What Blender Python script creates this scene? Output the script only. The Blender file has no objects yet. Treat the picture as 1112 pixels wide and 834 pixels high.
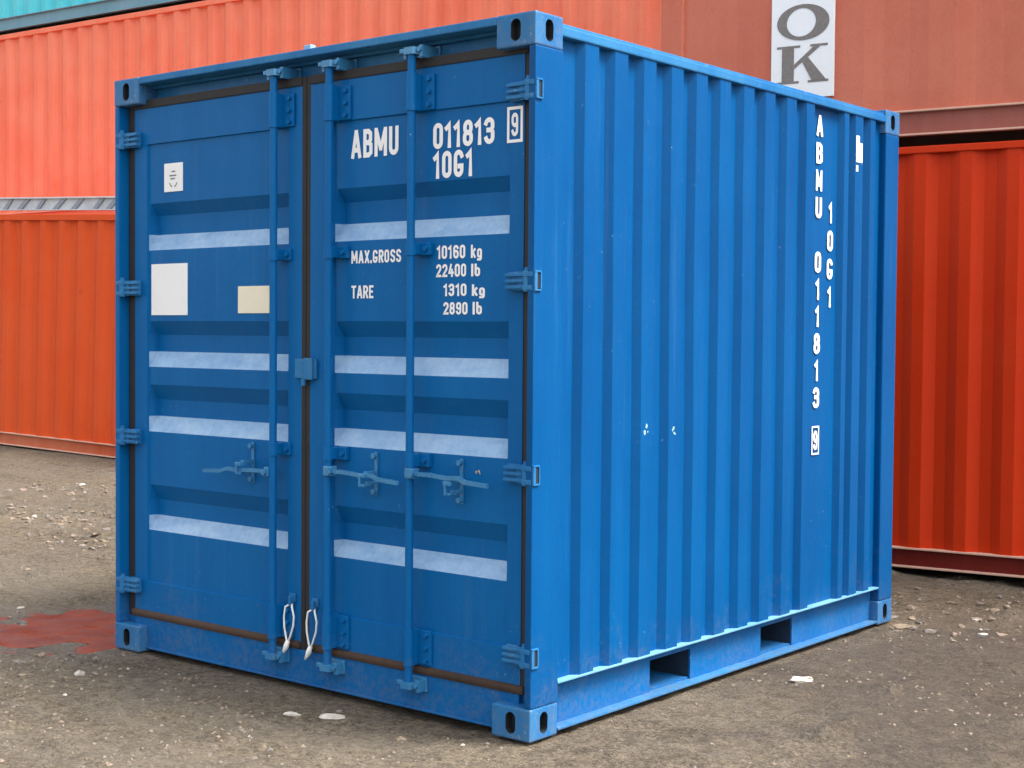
import bpy, bmesh, math, random
from mathutils import Vector, Matrix, noise
R = math.radians
random.seed(7)
scene = bpy.context.scene
COL = scene.collection

# ------------------------------------------------------------------ camera
cam = bpy.data.cameras.new('camera'); camo = bpy.data.objects.new('camera', cam); COL.objects.link(camo)
CX, CY, CZ = 3.2109, -4.0644, 1.4579
YAW, PITCH, ROLL, FPX = 0.6826005, -0.0343849, 0.0078654, 1594.93
f_ = Vector((-math.sin(YAW)*math.cos(PITCH), math.cos(YAW)*math.cos(PITCH), math.sin(PITCH)))
r0 = Vector((math.cos(YAW), math.sin(YAW), 0)); u0 = r0.cross(f_)
r_ = math.cos(ROLL)*r0 + math.sin(ROLL)*u0; u_ = -math.sin(ROLL)*r0 + math.cos(ROLL)*u0
M = Matrix((r_, u_, -f_)).transposed().to_4x4(); M.translation = Vector((CX, CY, CZ))
camo.matrix_world = M
cam.sensor_fit = 'HORIZONTAL'; cam.sensor_width = 36; cam.lens = 36*FPX/1112
cam.clip_start = .05; cam.clip_end = 1000
scene.camera = camo

# ------------------------------------------------------------------ light
SUN_EL, SUN_AZ = 58, 66       # degrees; azimuth from +Y towards +X
world = bpy.data.worlds.new('World'); scene.world = world; world.use_nodes = True
wn = world.node_tree; wn.nodes.clear()
wo = wn.nodes.new('ShaderNodeOutputWorld'); bg = wn.nodes.new('ShaderNodeBackground')
sky = wn.nodes.new('ShaderNodeTexSky'); sky.sky_type = 'NISHITA'; sky.sun_disc = False
sky.sun_elevation = R(SUN_EL); sky.sun_rotation = R(SUN_AZ); sky.dust_density = 5; sky.air_density = 1.0; sky.ozone_density = 1
hs = wn.nodes.new('ShaderNodeHueSaturation'); hs.inputs['Saturation'].default_value = .30
wn.links.new(sky.outputs[0], hs.inputs['Color']); wn.links.new(hs.outputs[0], bg.inputs[0])
bg.inputs[1].default_value = 0.14; wn.links.new(bg.outputs[0], wo.inputs[0])
sl = bpy.data.lights.new('sun', 'SUN'); sl.energy = 1.5; sl.angle = R(18); sl.color = (1, .965, .91)
so = bpy.data.objects.new('sun', sl); COL.objects.link(so)
sd = Vector((math.sin(R(SUN_AZ))*math.cos(R(SUN_EL)), math.cos(R(SUN_AZ))*math.cos(R(SUN_EL)), math.sin(R(SUN_EL))))
so.rotation_euler = sd.to_track_quat('Z', 'Y').to_euler()
vs = scene.view_settings; vs.view_transform = 'Standard'; vs.look = 'None'; vs.gamma = 1; vs.use_curve_mapping = False
vs.exposure = 1.72

# ------------------------------------------------------------------ materials
def newmat(name):
    m = bpy.data.materials.new(name); m.use_nodes = True
    nt = m.node_tree; b = nt.nodes['Principled BSDF']
    return m, nt, b
def tex(nt, scale, detail=4, rough=.6, stretch=None, dist=0, off=0):
    tc = nt.nodes.new('ShaderNodeTexCoord'); mp = nt.nodes.new('ShaderNodeMapping')
    nt.links.new(tc.outputs['Object'], mp.inputs[0])
    mp.inputs['Scale'].default_value = stretch or (1, 1, 1)
    mp.inputs['Location'].default_value = (off, off*.7, off*1.3)
    n = nt.nodes.new('ShaderNodeTexNoise'); nt.links.new(mp.outputs[0], n.inputs['Vector'])
    n.inputs['Scale'].default_value = scale; n.inputs['Detail'].default_value = detail
    n.inputs['Roughness'].default_value = rough; n.inputs['Distortion'].default_value = dist
    return n.outputs['Fac']
def ramp(nt, fac, a, b, va=0., vb=1.):
    r = nt.nodes.new('ShaderNodeMapRange'); nt.links.new(fac, r.inputs[0])
    r.inputs[1].default_value = a; r.inputs[2].default_value = b; r.inputs[3].default_value = va; r.inputs[4].default_value = vb
    return r.outputs[0]
def mix(nt, fac, a, b, mode='MIX'):
    m = nt.nodes.new('ShaderNodeMix'); m.data_type = 'RGBA'; m.blend_type = mode
    for sock, v in ((m.inputs[0], fac), (m.inputs[6], a), (m.inputs[7], b)):
        if hasattr(v, 'is_output'): nt.links.new(v, sock)
        elif isinstance(v, (int, float)): sock.default_value = v
        else: sock.default_value = (*v[:3], 1)
    return m.outputs[2]
def math_(nt, op, a, b=None):
    m = nt.nodes.new('ShaderNodeMath'); m.operation = op
    for s, v in zip(m.inputs, (a, b)):
        if v is None: continue
        if hasattr(v, 'is_output'): nt.links.new(v, s)
        else: s.default_value = v
    return m.outputs[0]
def bump(nt, b, h, strength=.3, dist=.01, prev=None):
    n = nt.nodes.new('ShaderNodeBump'); nt.links.new(h, n.inputs['Height'])
    n.inputs['Strength'].default_value = strength; n.inputs['Distance'].default_value = dist
    if prev: nt.links.new(prev, n.inputs['Normal'])
    nt.links.new(n.outputs[0], b.inputs['Normal']); return n.outputs[0]

def paint(name, col, fade, rough=.42, rust=.0, fade_amt=.5, rustcol=(.16, .06, .03), streak=.35, dent=.25, spec=.13, chip=.0, chipcol=(.45, .55, .6), mud=0, blotchy=None):
    m, nt, b = newmat(name)
    big = ramp(nt, tex(nt, 1.3, 5, .6), .3, .75)
    st = ramp(nt, tex(nt, 9, 5, .65, (1, 1, .06)), .42, .75)
    c = mix(nt, math_(nt, 'MULTIPLY', big, fade_amt), col, fade)
    c = mix(nt, math_(nt, 'MULTIPLY', st, streak), c, fade)
    fine = tex(nt, 60, 4, .7)
    c = mix(nt, math_(nt, 'MULTIPLY', ramp(nt, fine, .35, .7), .18), c, tuple(x*.55 for x in col))
    if rust > 0:
        a = tex(nt, 7, 7, .75, off=3); sp = tex(nt, 1.1, 3, .5, off=9)
        msk = math_(nt, 'MULTIPLY', ramp(nt, a, .66-.08*rust, .72), ramp(nt, sp, .42, .6))
        c = mix(nt, math_(nt, 'MULTIPLY', msk, .85), c, rustcol)
        rs = math_(nt, 'MULTIPLY', ramp(nt, tex(nt, 14, 4, .6, (1, 1, .05), off=5), .58, .75), ramp(nt, tex(nt, 1.7, 3, off=2), .5, .7))
        c = mix(nt, math_(nt, 'MULTIPLY', rs, .5*rust), c, tuple(.5*(x+y) for x, y in zip(rustcol, col)))
    if chip > 0:
        a = tex(nt, 38, 5, .8, off=13); sp = tex(nt, 2.3, 3, .6, off=19)
        msk = math_(nt, 'MULTIPLY', ramp(nt, a, .69-.05*chip, .73), ramp(nt, sp, .5, .58))
        c = mix(nt, math_(nt, 'MULTIPLY', msk, .8), c, chipcol)
    if blotchy:      # blotches of a second colour break up the painted sky light
        c = mix(nt, math_(nt, 'MULTIPLY', ramp(nt, tex(nt, 7, 6, .65, (1, 1, 2.5), off=61), .40, .75), .42), c, blotchy)
        c = mix(nt, math_(nt, 'MULTIPLY', ramp(nt, tex(nt, 40, 5, .7, (1, 1, .4), off=63), .45, .70), .2), c, blotchy)
    if mud > 0:      # splashed dried mud with a ragged upper limit, and dusty wash marks
        tcm = nt.nodes.new('ShaderNodeTexCoord'); sp_ = nt.nodes.new('ShaderNodeSeparateXYZ'); nt.links.new(tcm.outputs['Object'], sp_.inputs[0])
        hgt = math_(nt, 'ADD', sp_.outputs['Z'], math_(nt, 'MULTIPLY', math_(nt, 'SUBTRACT', tex(nt, 5, 6, .75, off=31), .5), 1.1))
        mk_ = math_(nt, 'MULTIPLY', ramp(nt, hgt, .02, .30, 1, 0), ramp(nt, tex(nt, 45, 5, .8, off=33), .42, .62))
        c = mix(nt, math_(nt, 'MULTIPLY', mk_, mud), c, (.20, .165, .12))
        wash = ramp(nt, tex(nt, 22, 4, .6, (1, 1, .035), off=37), .60, .74)
        c = mix(nt, math_(nt, 'MULTIPLY', wash, .06), c, (.20, .32, .36))
    nt.links.new(c, b.inputs['Base Color'])
    nt.links.new(ramp(nt, tex(nt, 6, 5, .7, off=1), .25, .8, rough-.1, rough+.18), b.inputs['Roughness'])
    b.inputs['Specular IOR Level'].default_value = spec
    n1 = bump(nt, b, tex(nt, 2.2, 2, .5, off=4), dent, .02)
    bump(nt, b, tex(nt, 130, 3, .6), .12, .002, n1)
    return m
def plain(name, col, rough=.5, metal=0, var=.25, scale=30):
    m, nt, b = newmat(name)
    c = mix(nt, math_(nt, 'MULTIPLY', ramp(nt, tex(nt, scale, 5, .7), .3, .75), var), col, tuple(x*.35 for x in col))
    nt.links.new(c, b.inputs['Base Color']); b.inputs['Roughness'].default_value = rough; b.inputs['Metallic'].default_value = metal
    bump(nt, b, tex(nt, scale*3, 3, .6), .2, .002)
    return m

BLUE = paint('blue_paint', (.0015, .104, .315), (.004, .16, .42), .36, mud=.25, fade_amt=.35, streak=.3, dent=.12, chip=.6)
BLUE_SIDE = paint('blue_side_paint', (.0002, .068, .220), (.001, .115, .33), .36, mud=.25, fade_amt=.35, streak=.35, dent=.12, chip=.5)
BLUE_WORN = paint('worn_blue_paint', (.005, .115, .33), (.08, .28, .46), .30, rust=.1, mud=.4, fade_amt=.6, streak=.3, dent=.2, chip=1.6, chipcol=(.55, .62, .62))
LEDGE = paint('pale_skylit_blue', (.28, .45, .64), (.42, .56, .70), .45, fade_amt=.7, streak=.2, dent=.25, blotchy=(.010, .14, .40))  # pale tone puts the sky light on upward slopes into the colour
BLUE_HARD = paint('handle_blue_paint', (.015, .15, .35), (.10, .32, .50), .24, rust=.3, spec=.5, chip=1.2)
LEDGE_RAIL = paint('skylit_rail_flange', (.09, .28, .46), (.24, .44, .58), .4, fade_amt=.8, streak=.2, chip=1.5, chipcol=(.6, .68, .70))  # paler than the rail, light caught by the flange is in the colour
POCKET = plain('grimy_shaded_pocket', (.012, .030, .055), .7, var=.6)  # grime and the tunnel's shade put into one dark colour
GASKET = plain('door_gasket_rubber', (.020, .017, .016), .7, var=.5)
GASKET_RUST = paint('rusty_gasket', (.040, .028, .022), (.13, .080, .055), .6, rust=.6, fade_amt=.8)
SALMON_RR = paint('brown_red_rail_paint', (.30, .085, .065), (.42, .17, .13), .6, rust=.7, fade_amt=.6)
WHITE = plain('white_vinyl', (.86, .86, .85), .5, var=.06, scale=12)
CREAM = plain('cream_vinyl', (.82, .76, .58), .5, var=.08, scale=12)
INK = plain('black_ink', (.03, .03, .035), .5)
DARK = plain('dark_interior', (.012, .014, .018), .8)
GREYINK = plain('weathered_grey_lettering', (.24, .21, .19), .7, var=.55, scale=60)
STEEL = plain('zinc_bolt', (.35, .45, .5), .35, .5)
WIRE = plain('white_cord', (.85, .85, .8), .5, var=.05)
ORANGE = paint('orange_paint', (.66, .075, .014), (.70, .12, .036), .5, rust=.4, fade_amt=.6, streak=.3)
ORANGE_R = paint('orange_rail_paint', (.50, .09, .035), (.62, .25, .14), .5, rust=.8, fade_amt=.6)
SALMON_L = paint('faded_salmon_paint', (.80, .165, .09), (.86, .30, .19), .6, rust=.6, fade_amt=.8, streak=.5, rustcol=(.40, .12, .05))
SALMON_R = paint('faded_brown_red_paint', (.54, .135, .080), (.64, .21, .135), .6, rust=.5, fade_amt=.8, streak=.4, rustcol=(.36, .13, .06))
TEAL = paint('teal_paint', (.06, .56, .66), (.18, .66, .74), .55, rust=.2, fade_amt=.7)
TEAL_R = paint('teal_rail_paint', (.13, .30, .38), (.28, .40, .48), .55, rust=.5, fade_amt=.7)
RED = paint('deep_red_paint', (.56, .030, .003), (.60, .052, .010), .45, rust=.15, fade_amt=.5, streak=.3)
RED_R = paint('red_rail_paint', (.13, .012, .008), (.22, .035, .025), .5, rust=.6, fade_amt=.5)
EDGE = paint('pale_rail_edge', (.62, .36, .26), (.75, .52, .42), .5, rust=.4)  # rail flanges, paler than the web between them
HATCH_W = plain('galvanised_grey', (.60, .62, .66), .5, .0, var=.6, scale=8)
HATCH_D = plain('galvanised_dark_grey', (.27, .29, .34), .6)  # darker grey of the hatch pattern

# ------------------------------------------------------------------ mesh helpers
def box(bm, lo, hi, bev=0.0, mi=0, M=None):
    lo = Vector(lo); hi = Vector(hi)
    for i in range(3):
        if lo[i] > hi[i]: lo[i], hi[i] = hi[i], lo[i]
    tmp = bmesh.new(); bmesh.ops.create_cube(tmp, size=1)
    for v in tmp.verts: v.co = Vector(((v.co[i]+.5)*(hi[i]-lo[i])+lo[i] for i in range(3)))
    if bev > 0:
        bmesh.ops.bevel(tmp, geom=tmp.edges[:], offset=min(bev, .45*min(hi-lo)), segments=2, affect='EDGES', profile=.6)
    merge(bm, tmp, mi, M)
def merge(bm, tmp, mi=0, M=None):
    vm = {}
    for v in tmp.verts: vm[v] = bm.verts.new(M @ v.co if M else v.co)
    for f in tmp.faces:
        try:
            nf = bm.faces.new([vm[v] for v in f.verts]); nf.material_index = mi; nf.smooth = f.smooth
        except ValueError: pass
    tmp.free()
def cyl(bm, p0, p1, r, seg=16, mi=0, r2=None, cap=True):
    p0 = Vector(p0); p1 = Vector(p1); d = p1-p0
    q = d.to_track_quat('Z', 'Y').to_matrix()
    r2 = r if r2 is None else r2
    a = [bm.verts.new(p0+q@Vector((r*math.cos(t), r*math.sin(t), 0))) for t in [2*math.pi*i/seg for i in range(seg)]]
    b = [bm.verts.new(p1+q@Vector((r2*math.cos(t), r2*math.sin(t), 0))) for t in [2*math.pi*i/seg for i in range(seg)]]
    for i in range(seg):
        f = bm.faces.new((a[i], a[(i+1)%seg], b[(i+1)%seg], b[i])); f.smooth = True; f.material_index = mi
    if cap:
        bm.faces.new([bm.verts.new(v.co) for v in a[::-1]]).material_index = mi; bm.faces.new([bm.verts.new(v.co) for v in b]).material_index = mi
def tube(bm, pts, r, seg=8, mi=0, closed=False):
    pts = [Vector(p) for p in pts]; n = len(pts); rings = []
    up = None
    for i, p in enumerate(pts):
        a = pts[i-1] if (i > 0 or closed) else pts[i]; b = pts[(i+1) % n] if (i < n-1 or closed) else pts[i]
        t = (b-a).normalized()
        if up is None: up = t.orthogonal().normalized()
        up = (up - t*up.dot(t)).normalized(); s = t.cross(up)
        rr = r[i] if isinstance(r, (list, tuple)) else r
        rings.append([bm.verts.new(p+rr*(math.cos(2*math.pi*k/seg)*up+math.sin(2*math.pi*k/seg)*s)) for k in range(seg)])
    for i in range(n if closed else n-1):
        A = rings[i]; B = rings[(i+1) % n]
        for k in range(seg):
            f = bm.faces.new((A[k], A[(k+1) % seg], B[(k+1) % seg], B[k])); f.smooth = True; f.material_index = mi
    if not closed:
        bm.faces.new(rings[0][::-1]).material_index = mi; bm.faces.new(rings[-1]).material_index = mi
def prism(bm, pts, vec, mi=0):
    """closed polygon pts extruded by vec"""
    pts = [Vector(p) for p in pts]; vec = Vector(vec)
    a = [bm.verts.new(p) for p in pts]; b = [bm.verts.new(p+vec) for p in pts]; n = len(pts)
    bm.faces.new(a[::-1]).material_index = mi; bm.faces.new(b).material_index = mi
    for i in range(n): bm.faces.new((a[i], a[(i+1) % n], b[(i+1) % n], b[i])).material_index = mi
def obj(name, bm, mats, parent=None, recalc=True):
    if recalc: bmesh.ops.recalc_face_normals(bm, faces=bm.faces[:])
    me = bpy.data.meshes.new(name); bm.to_mesh(me); bm.free()
    for m in (mats if isinstance(mats, (list, tuple)) else [mats]): me.materials.append(m)
    o = bpy.data.objects.new(name, me); COL.objects.link(o)
    if parent: o.parent = parent
    return o
def thing(name, label, cat, loc=(0, 0, 0), rot=(0, 0, 0), group=None):
    o = bpy.data.objects.new(name, None); COL.objects.link(o); o.location = loc; o.rotation_euler = rot
    o.empty_display_size = .2
    tag(o, label, cat, group); return o
def tag(o, label, cat, group=None):
    o['label'] = label; o['category'] = cat
    if group: o['group'] = group
    return o

# ------------------------------------------------------------------ corner casting (one mesh, boolean-cut openings)
def make_casting_mesh(name, mat, mat_in):
    bm = bmesh.new(); box(bm, (0, 0, 0), (.178, .162, .118), .007)
    base = obj('tmp_cast', bm, [mat, mat_in])
    cut = bmesh.new()
    def slot(axis, c, L, W, a, b, vert=True):
        # rounded slot prism along axis
        pts = []
        for k in range(24):
            t = 2*math.pi*k/24; x = W/2*math.cos(t); y = W/2*math.sin(t)+(L-W)/2*(1 if math.sin(t) >= 0 else -1)
            pts.append((x, y))
        P = []
        for x, y in pts:
            if axis == 0: P.append((a, c[0]+x, c[1]+y))
            elif axis == 1: P.append((c[0]+x, a, c[1]+y))
            else: P.append((c[0]+y, c[1]+x, a))
        v = [0, 0, 0]; v[axis] = b-a; prism(cut, P, v)
    slot(1, (.089, .059), .079, .046, -.01, .10)
    slot(0, (.081, .059), .079, .046, .08, .19)
    co = obj('tmp_cut', cut, mat_in)
    md = base.modifiers.new('b', 'BOOLEAN'); md.object = co; md.operation = 'DIFFERENCE'; md.solver = 'EXACT'; md.use_self = True
    dg = bpy.context.evaluated_depsgraph_get(); dg.update()
    me = bpy.data.meshes.new_from_object(base.evaluated_get(dg))
    cav = bmesh.new(); cav.from_mesh(me)
    # dark core so that one never sees right through
    box(cav, (.035, .035, .012), (.143, .127, .106), 0, 1)
    bm2 = cav; me2 = bpy.data.meshes.new(name); bm2.to_mesh(me2); bm2.free()
    me2.materials.append(mat); me2.materials.append(mat_in)
    for o in (base, co): bpy.data.objects.remove(o)
    bpy.data.meshes.remove(me)
    return me2
def casting_variant(me, fx, fy, cache={}):
    k = (me.name, fx, fy)
    if k in cache: return cache[k]
    m2 = me.copy()
    if fx: m2.transform(Matrix.Translation((.178, 0, 0)) @ Matrix.Diagonal((-1, 1, 1, 1)))
    if fy: m2.transform(Matrix.Translation((0, .162, 0)) @ Matrix.Diagonal((1, -1, 1, 1)))
    if fx != fy: m2.flip_normals()
    cache[k] = m2
    return m2
# ------------------------------------------------------------------ lettering (stroke font, narrow stencil-like capitals)
def arc(cx, cy, rx, ry, a0, a1, n=7):
    return [(cx+rx*math.cos(R(a0+(a1-a0)*i/n)), cy+ry*math.sin(R(a0+(a1-a0)*i/n))) for i in range(n+1)]
def rr(x0, y0, x1, y1, r=.2):
    ry = min(r, (y1-y0)/2); rx = min(r, (x1-x0)/2)
    return (arc(x1-rx, y1-ry, rx, ry, 0, 90, 4)+arc(x0+rx, y1-ry, rx, ry, 90, 180, 4) +
            arc(x0+rx, y0+ry, rx, ry, 180, 270, 4)+arc(x1-rx, y0+ry, rx, ry, 270, 360, 4)), True
w = .40; h2 = w/2
GL = {
 '0': (w, [rr(0, 0, w, 1)]), 'O': (w, [rr(0, 0, w, 1)]),
 '1': (.22, [([(0, .82), (.06, .86), (.18, 1.0), (.18, 0)], False)]),
 '2': (w, [(arc(h2, .8, h2, .2, 172, 0)+[(w, .62), (.02, .06), (0, 0), (w, 0)], False)]),
 '3': (w, [(arc(h2, .8, h2, .2, 165, 0)+[(w, .66), (w*.8, .53), (.14, .53)], False), ([(w*.8, .53), (w, .42)]+arc(h2, .2, h2, .2, 0, -165), False)]),
 '4': (w, [([(.2, 1), (0, .28), (w+.05, .28)], False), ([(.3, .55), (.3, 0)], False)]),
 '6': (w, [rr(0, 0, w, .56), ([(0, .35)]+arc(h2, .8, h2, .2, 180, 15), False)]),
 '8': (w, [rr(.02, .5, w-.02, 1), rr(0, 0, w, .53)]),
 '9': (w, [rr(0, .46, w, 1), ([(w, .65)]+arc(h2, .2, h2, .2, 0, -165), False)]),
 'A': (.46, [([(0, 0), (.21, 1)], False), ([(.25, 1), (.46, 0)], False), ([(.10, .25), (.36, .25)], False)]),
 'B': (w, [([(0, .52), (0, 1), (w*.6, 1), (w*.92, .9), (w*.92, .64), (w*.62, .52)], True), ([(0, 0), (0, .53), (w*.65, .53), (w, .42), (w, .1), (w*.65, 0)], True)]),
 'M': (.60, [([(0, 0), (0, 1)], False), ([(.03, .98), (.29, .25)], False), ([(.31, .25), (.57, .98)], False), ([(.60, 1), (.60, 0)], False)]),
 'U': (w, [([(0, 1)]+arc(h2, .2, h2, .2, 180, 360)+[(w, 1)], False)]),
 'G': (w, [(arc(h2, .8, h2, .2, 12, 180)+arc(h2, .2, h2, .2, 180, 360)+[(w, .38), (w*.6, .38)], False)]),
 'X': (w, [([(0, 0), (w, 1)], False), ([(0, 1), (w, 0)], False)]),
 'R': (w, [([(0, .47), (0, 1), (w*.65, 1), (w, .88), (w, .6), (w*.65, .47)], True), ([(0, 0), (0, .5)], False), ([(w*.5, .47), (w, 0)], False)]),
 'S': (w, [(arc(h2, .8, h2, .2, 15, 180)+[(0, .68), (.05, .58), (w-.05, .42), (w, .32), (w, .2)]+arc(h2, .2, h2, .2, 0, -165), False)]),
 'T': (w, [([(0, 1), (w, 1)], False), ([(h2, 1), (h2, 0)], False)]),
 'E': (.34, [([(.34, 1), (0, 1), (0, 0), (.34, 0)], False), ([(0, .52), (.28, .52)], False)]),
 'k': (.34, [([(0, 0), (0, 1)], False), ([(.32, .68), (.04, .32)], False), ([(.12, .42), (.34, 0)], False)]),
 'g': (.34, [rr(0, 0, .34, .66, .17), ([(.34, .3), (.34, -.15), (.26, -.26), (.02, -.26)], False)]),
 'l': (.0, [([(0, 0), (0, 1)], False)]),
 'b': (.34, [rr(0, 0, .34, .66, .17), ([(0, .3), (0, 1)], False)]),
 '.': (.0, [([(0, -.02), (0, .06)], False)]),
 ' ': (.2, []),
}
def ribbon(bm, pts, closed, t, P, lift, mi=0):
    n = len(pts); L = []; Rr = []
    V = [Vector((a, b)) for a, b in pts]
    for i in range(n):
        d0 = (V[i]-V[i-1]).normalized() if (i > 0 or closed) else None
        d1 = (V[(i+1) % n]-V[i]).normalized() if (i < n-1 or closed) else None
        if d0 is None: d0 = d1
        if d1 is None: d1 = d0
        n0 = Vector((-d0.y, d0.x)); n1 = Vector((-d1.y, d1.x)); m = n0+n1
        if m.length < .2: m = n0
        m.normalize(); k = min(1/max(.35, m.dot(n0)), 1.7)
        c = V[i].copy()
        if not closed and i == 0: c = c-d1*t/2
        if not closed and i == n-1: c = c+d0*t/2
        L.append(bm.verts.new(P(c+m*k*t/2, lift))); Rr.append(bm.verts.new(P(c-m*k*t/2, lift)))
    for i in range(n if closed else n-1):
        j = (i+1) % n
        try: bm.faces.new((L[i], Rr[i], Rr[j], L[j])).material_index = mi
        except ValueError: pass
def dedupe(pts, closed):
    out = []
    for q in pts:
        if not out or math.dist(q, out[-1]) > .02: out.append(q)
    if closed and math.dist(out[0], out[-1]) < .02: out.pop()
    return out
def text(bm, s, org, right, up, width, height, t=.17, gap=.20, xs=None):
    org = Vector(org); right = Vector(right).normalized(); up = Vector(up).normalized(); nrm = right.cross(up)
    tot = sum(GL[c][0] for c in s)+(gap+t)*(len(s)-1)+t
    sy = height/(1+t); sx = width/tot if width else sy*xs
    x = t/2
    k = 0
    for c in s:
        gw, strokes = GL[c]
        for pts, cl in strokes:
            k += 1
            P = lambda q, l, x=x: org+right*((x+q[0])*sx)+up*((q[1]+t/2)*sy)+nrm*l
            ribbon(bm, dedupe(pts, cl), cl, t, P, .0012+.0003*(k % 4))
        x += gw+gap+t
def flat(bm, pts, mi=0):
    bm.faces.new([bm.verts.new(Vector(p)) for p in pts]).material_index = mi

# =================================================================== GROUND
def smooth(a, b, x):
    t = max(0, min(1, (x-a)/(b-a))); return t*t*(3-2*t)
RD = Vector((.776, .631, 0)); FD = Vector((-.631, .776, 0)); PC = Vector((-2.93, .08, 0))
def blob(x, y):
    q = Vector((x, y, 0))-PC; a = q.dot(RD); b = q.dot(FD)
    n1 = noise.noise(Vector((x*2.3, y*2.3, 3.1))); n2 = noise.noise(Vector((x*7, y*7, 1.7)))
    return 1-math.sqrt((a/.62)**2+((b-.12*a)/.43)**2)+.6*n1+.62*n2+.12*noise.noise(Vector((x*22, y*22, 4)))
def gh(x, y):
    far = smooth(-2.5, -9.5, x)*.10
    if x < -9.5: far += (-9.5-x)*.03 if x > -18 else .255
    z = -.012+far
    z += .022*noise.noise(Vector((x*.9, y*.9, 0)))+.010*noise.noise(Vector((x*3.1, y*3.1, 5)))
    fine = .004*noise.noise(Vector((x*13, y*13, 12)))+.010*noise.noise(Vector((x*9, y*9, 2)))+.005*noise.noise(Vector((x*21, y*21, 8)))
    clod = max(0, noise.noise(Vector((x*6+40, y*6, 8)))-.22)*.085
    rut = .0
    for cy, wd, dp in ((1.6, .5, .03), (2.6, .35, .025)):      # wheel ruts running off behind the container
        dd = (y-cy-(x+6)*.55-.15*math.sin(x*1.3))/wd
        rut -= dp*math.exp(-dd*dd)*smooth(-3.6, -4.6, x)
        rut += .6*dp*math.exp(-(abs(dd)-1.6)**2*3)*smooth(-3.6, -4.6, x)
    z += fine+clod*smooth(.0, .6, max(-2.6-x, x-.1, -y-.15, y-3.1))+rut
    if -2.5 < x < .08 and -.06 < y < 3.05: z = min(z, -.012)
    z = min(z, .012) if (-2.9 < x < .5 and -.5 < y < 3.4) else z
    bl = blob(x, y) if (-4.2 < x < -1.8 and -1.2 < y < 1.2) else -1
    if bl > -.4: z = z*(1-smooth(-.4, 0, bl))+(-.002-.014*smooth(-.05, .12, bl))*smooth(-.4, 0, bl)+.003*noise.noise(Vector((x*25, y*25, 0)))
    return z
def axis(a, b, step, far):
    out = []; x = a
    while x < b: out.append(x); x += step
    s = step; x = b
    while x < far: out.append(x); s *= 1.18; x += s
    out.append(far+s); s = step; x = a
    pre = []
    while x > -far: s *= 1.18; x -= s; pre.append(x)
    return pre[::-1]+out
gx = axis(-7.2, 3.0, .04, 160); gy = axis(-2.2, 5.2, .04, 160)
bm = bmesh.new()
G = [[bm.verts.new((x, y, gh(x, y))) for y in gy] for x in gx]
for i in range(len(gx)-1):
    for j in range(len(gy)-1):
        f = bm.faces.new((G[i][j], G[i+1][j], G[i+1][j+1], G[i][j+1])); f.smooth = True
m, nt, b = newmat('dirt_yard')
n1 = ramp(nt, tex(nt, .8, 6, .6), .35, .65); n2 = ramp(nt, tex(nt, 3.2, 9, .74, off=3), .36, .66); n3 = ramp(nt, tex(nt, 22, 8, .85, off=6), .42, .58)
c = mix(nt, n1, (.125, .092, .058), (.33, .26, .165))
c = mix(nt, math_(nt, 'MULTIPLY', n2, .72), c, (.060, .046, .035))
c = mix(nt, math_(nt, 'MULTIPLY', n3, .72), c, (.42, .345, .245))
n4 = ramp(nt, tex(nt, 11, 7, .75, off=41), .50, .66)
c = mix(nt, math_(nt, 'MULTIPLY', n4, .65), c, (.065, .047, .034))
n5 = ramp(nt, tex(nt, 90, 5, .8, off=44), .50, .64)
c = mix(nt, math_(nt, 'MULTIPLY', n5, .7), c, (.48, .40, .29))
n6 = ramp(nt, tex(nt, 42, 7, .85, off=47), .50, .60)
c = mix(nt, math_(nt, 'MULTIPLY', n6, .78), c, (.05, .038, .028))
str_ = ramp(nt, tex(nt, 1.6, 8, .7, (.45, 1.6, 1), .4, off=21), .46, .62)
c = mix(nt, math_(nt, 'MULTIPLY', str_, .45), c, (.30, .26, .205))
# darker damp earth beside the container's long side
geo = nt.nodes.new('ShaderNodeNewGeometry')
def dist_to(px, py, sx, sy, rot=0):
    mp = nt.nodes.new('ShaderNodeMapping'); mp.vector_type = 'TEXTURE'
    mp.inputs['Location'].default_value = (px, py, 0); mp.inputs['Scale'].default_value = (sx, sy, 50); mp.inputs['Rotation'].default_value = (0, 0, rot)
    nt.links.new(geo.outputs['Position'], mp.inputs[0])
    ln = nt.nodes.new('ShaderNodeVectorMath'); ln.operation = 'LENGTH'; nt.links.new(mp.outputs[0], ln.inputs[0])
    wob = math_(nt, 'MULTIPLY', math_(nt, 'SUBTRACT', tex(nt, 2.6, 6, .65, off=11), .5), 1.5)
    return math_(nt, 'ADD', ln.outputs['Value'], wob)
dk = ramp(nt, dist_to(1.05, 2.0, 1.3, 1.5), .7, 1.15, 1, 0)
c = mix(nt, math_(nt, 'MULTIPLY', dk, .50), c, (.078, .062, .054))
pl = ramp(nt, dist_to(PC.x-.1, PC.y, 1.0, .62, YAW), .75, 1.2, 1, 0)
c = mix(nt, math_(nt, 'MULTIPLY', pl, .42), c, (.40, .34, .30))
vo = nt.nodes.new('ShaderNodeTexVoronoi'); vo.inputs['Scale'].default_value = 70
tc = nt.nodes.new('ShaderNodeTexCoord'); nt.links.new(tc.outputs['Object'], vo.inputs['Vector'])
chips = math_(nt, 'MULTIPLY', ramp(nt, vo.outputs['Distance'], .15, .32, 1, 0), ramp(nt, tex(nt, 17, 3, .6, off=8), .50, .6))
c = mix(nt, math_(nt, 'MULTIPLY', chips, .2), c, (.42, .35, .27))
pit = math_(nt, 'MULTIPLY', ramp(nt, tex(nt, 48, 4, .7, off=15), .62, .70), .7)
c = mix(nt, pit, c, (.05, .042, .036))
nt.links.new(c, b.inputs['Base Color'])
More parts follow.
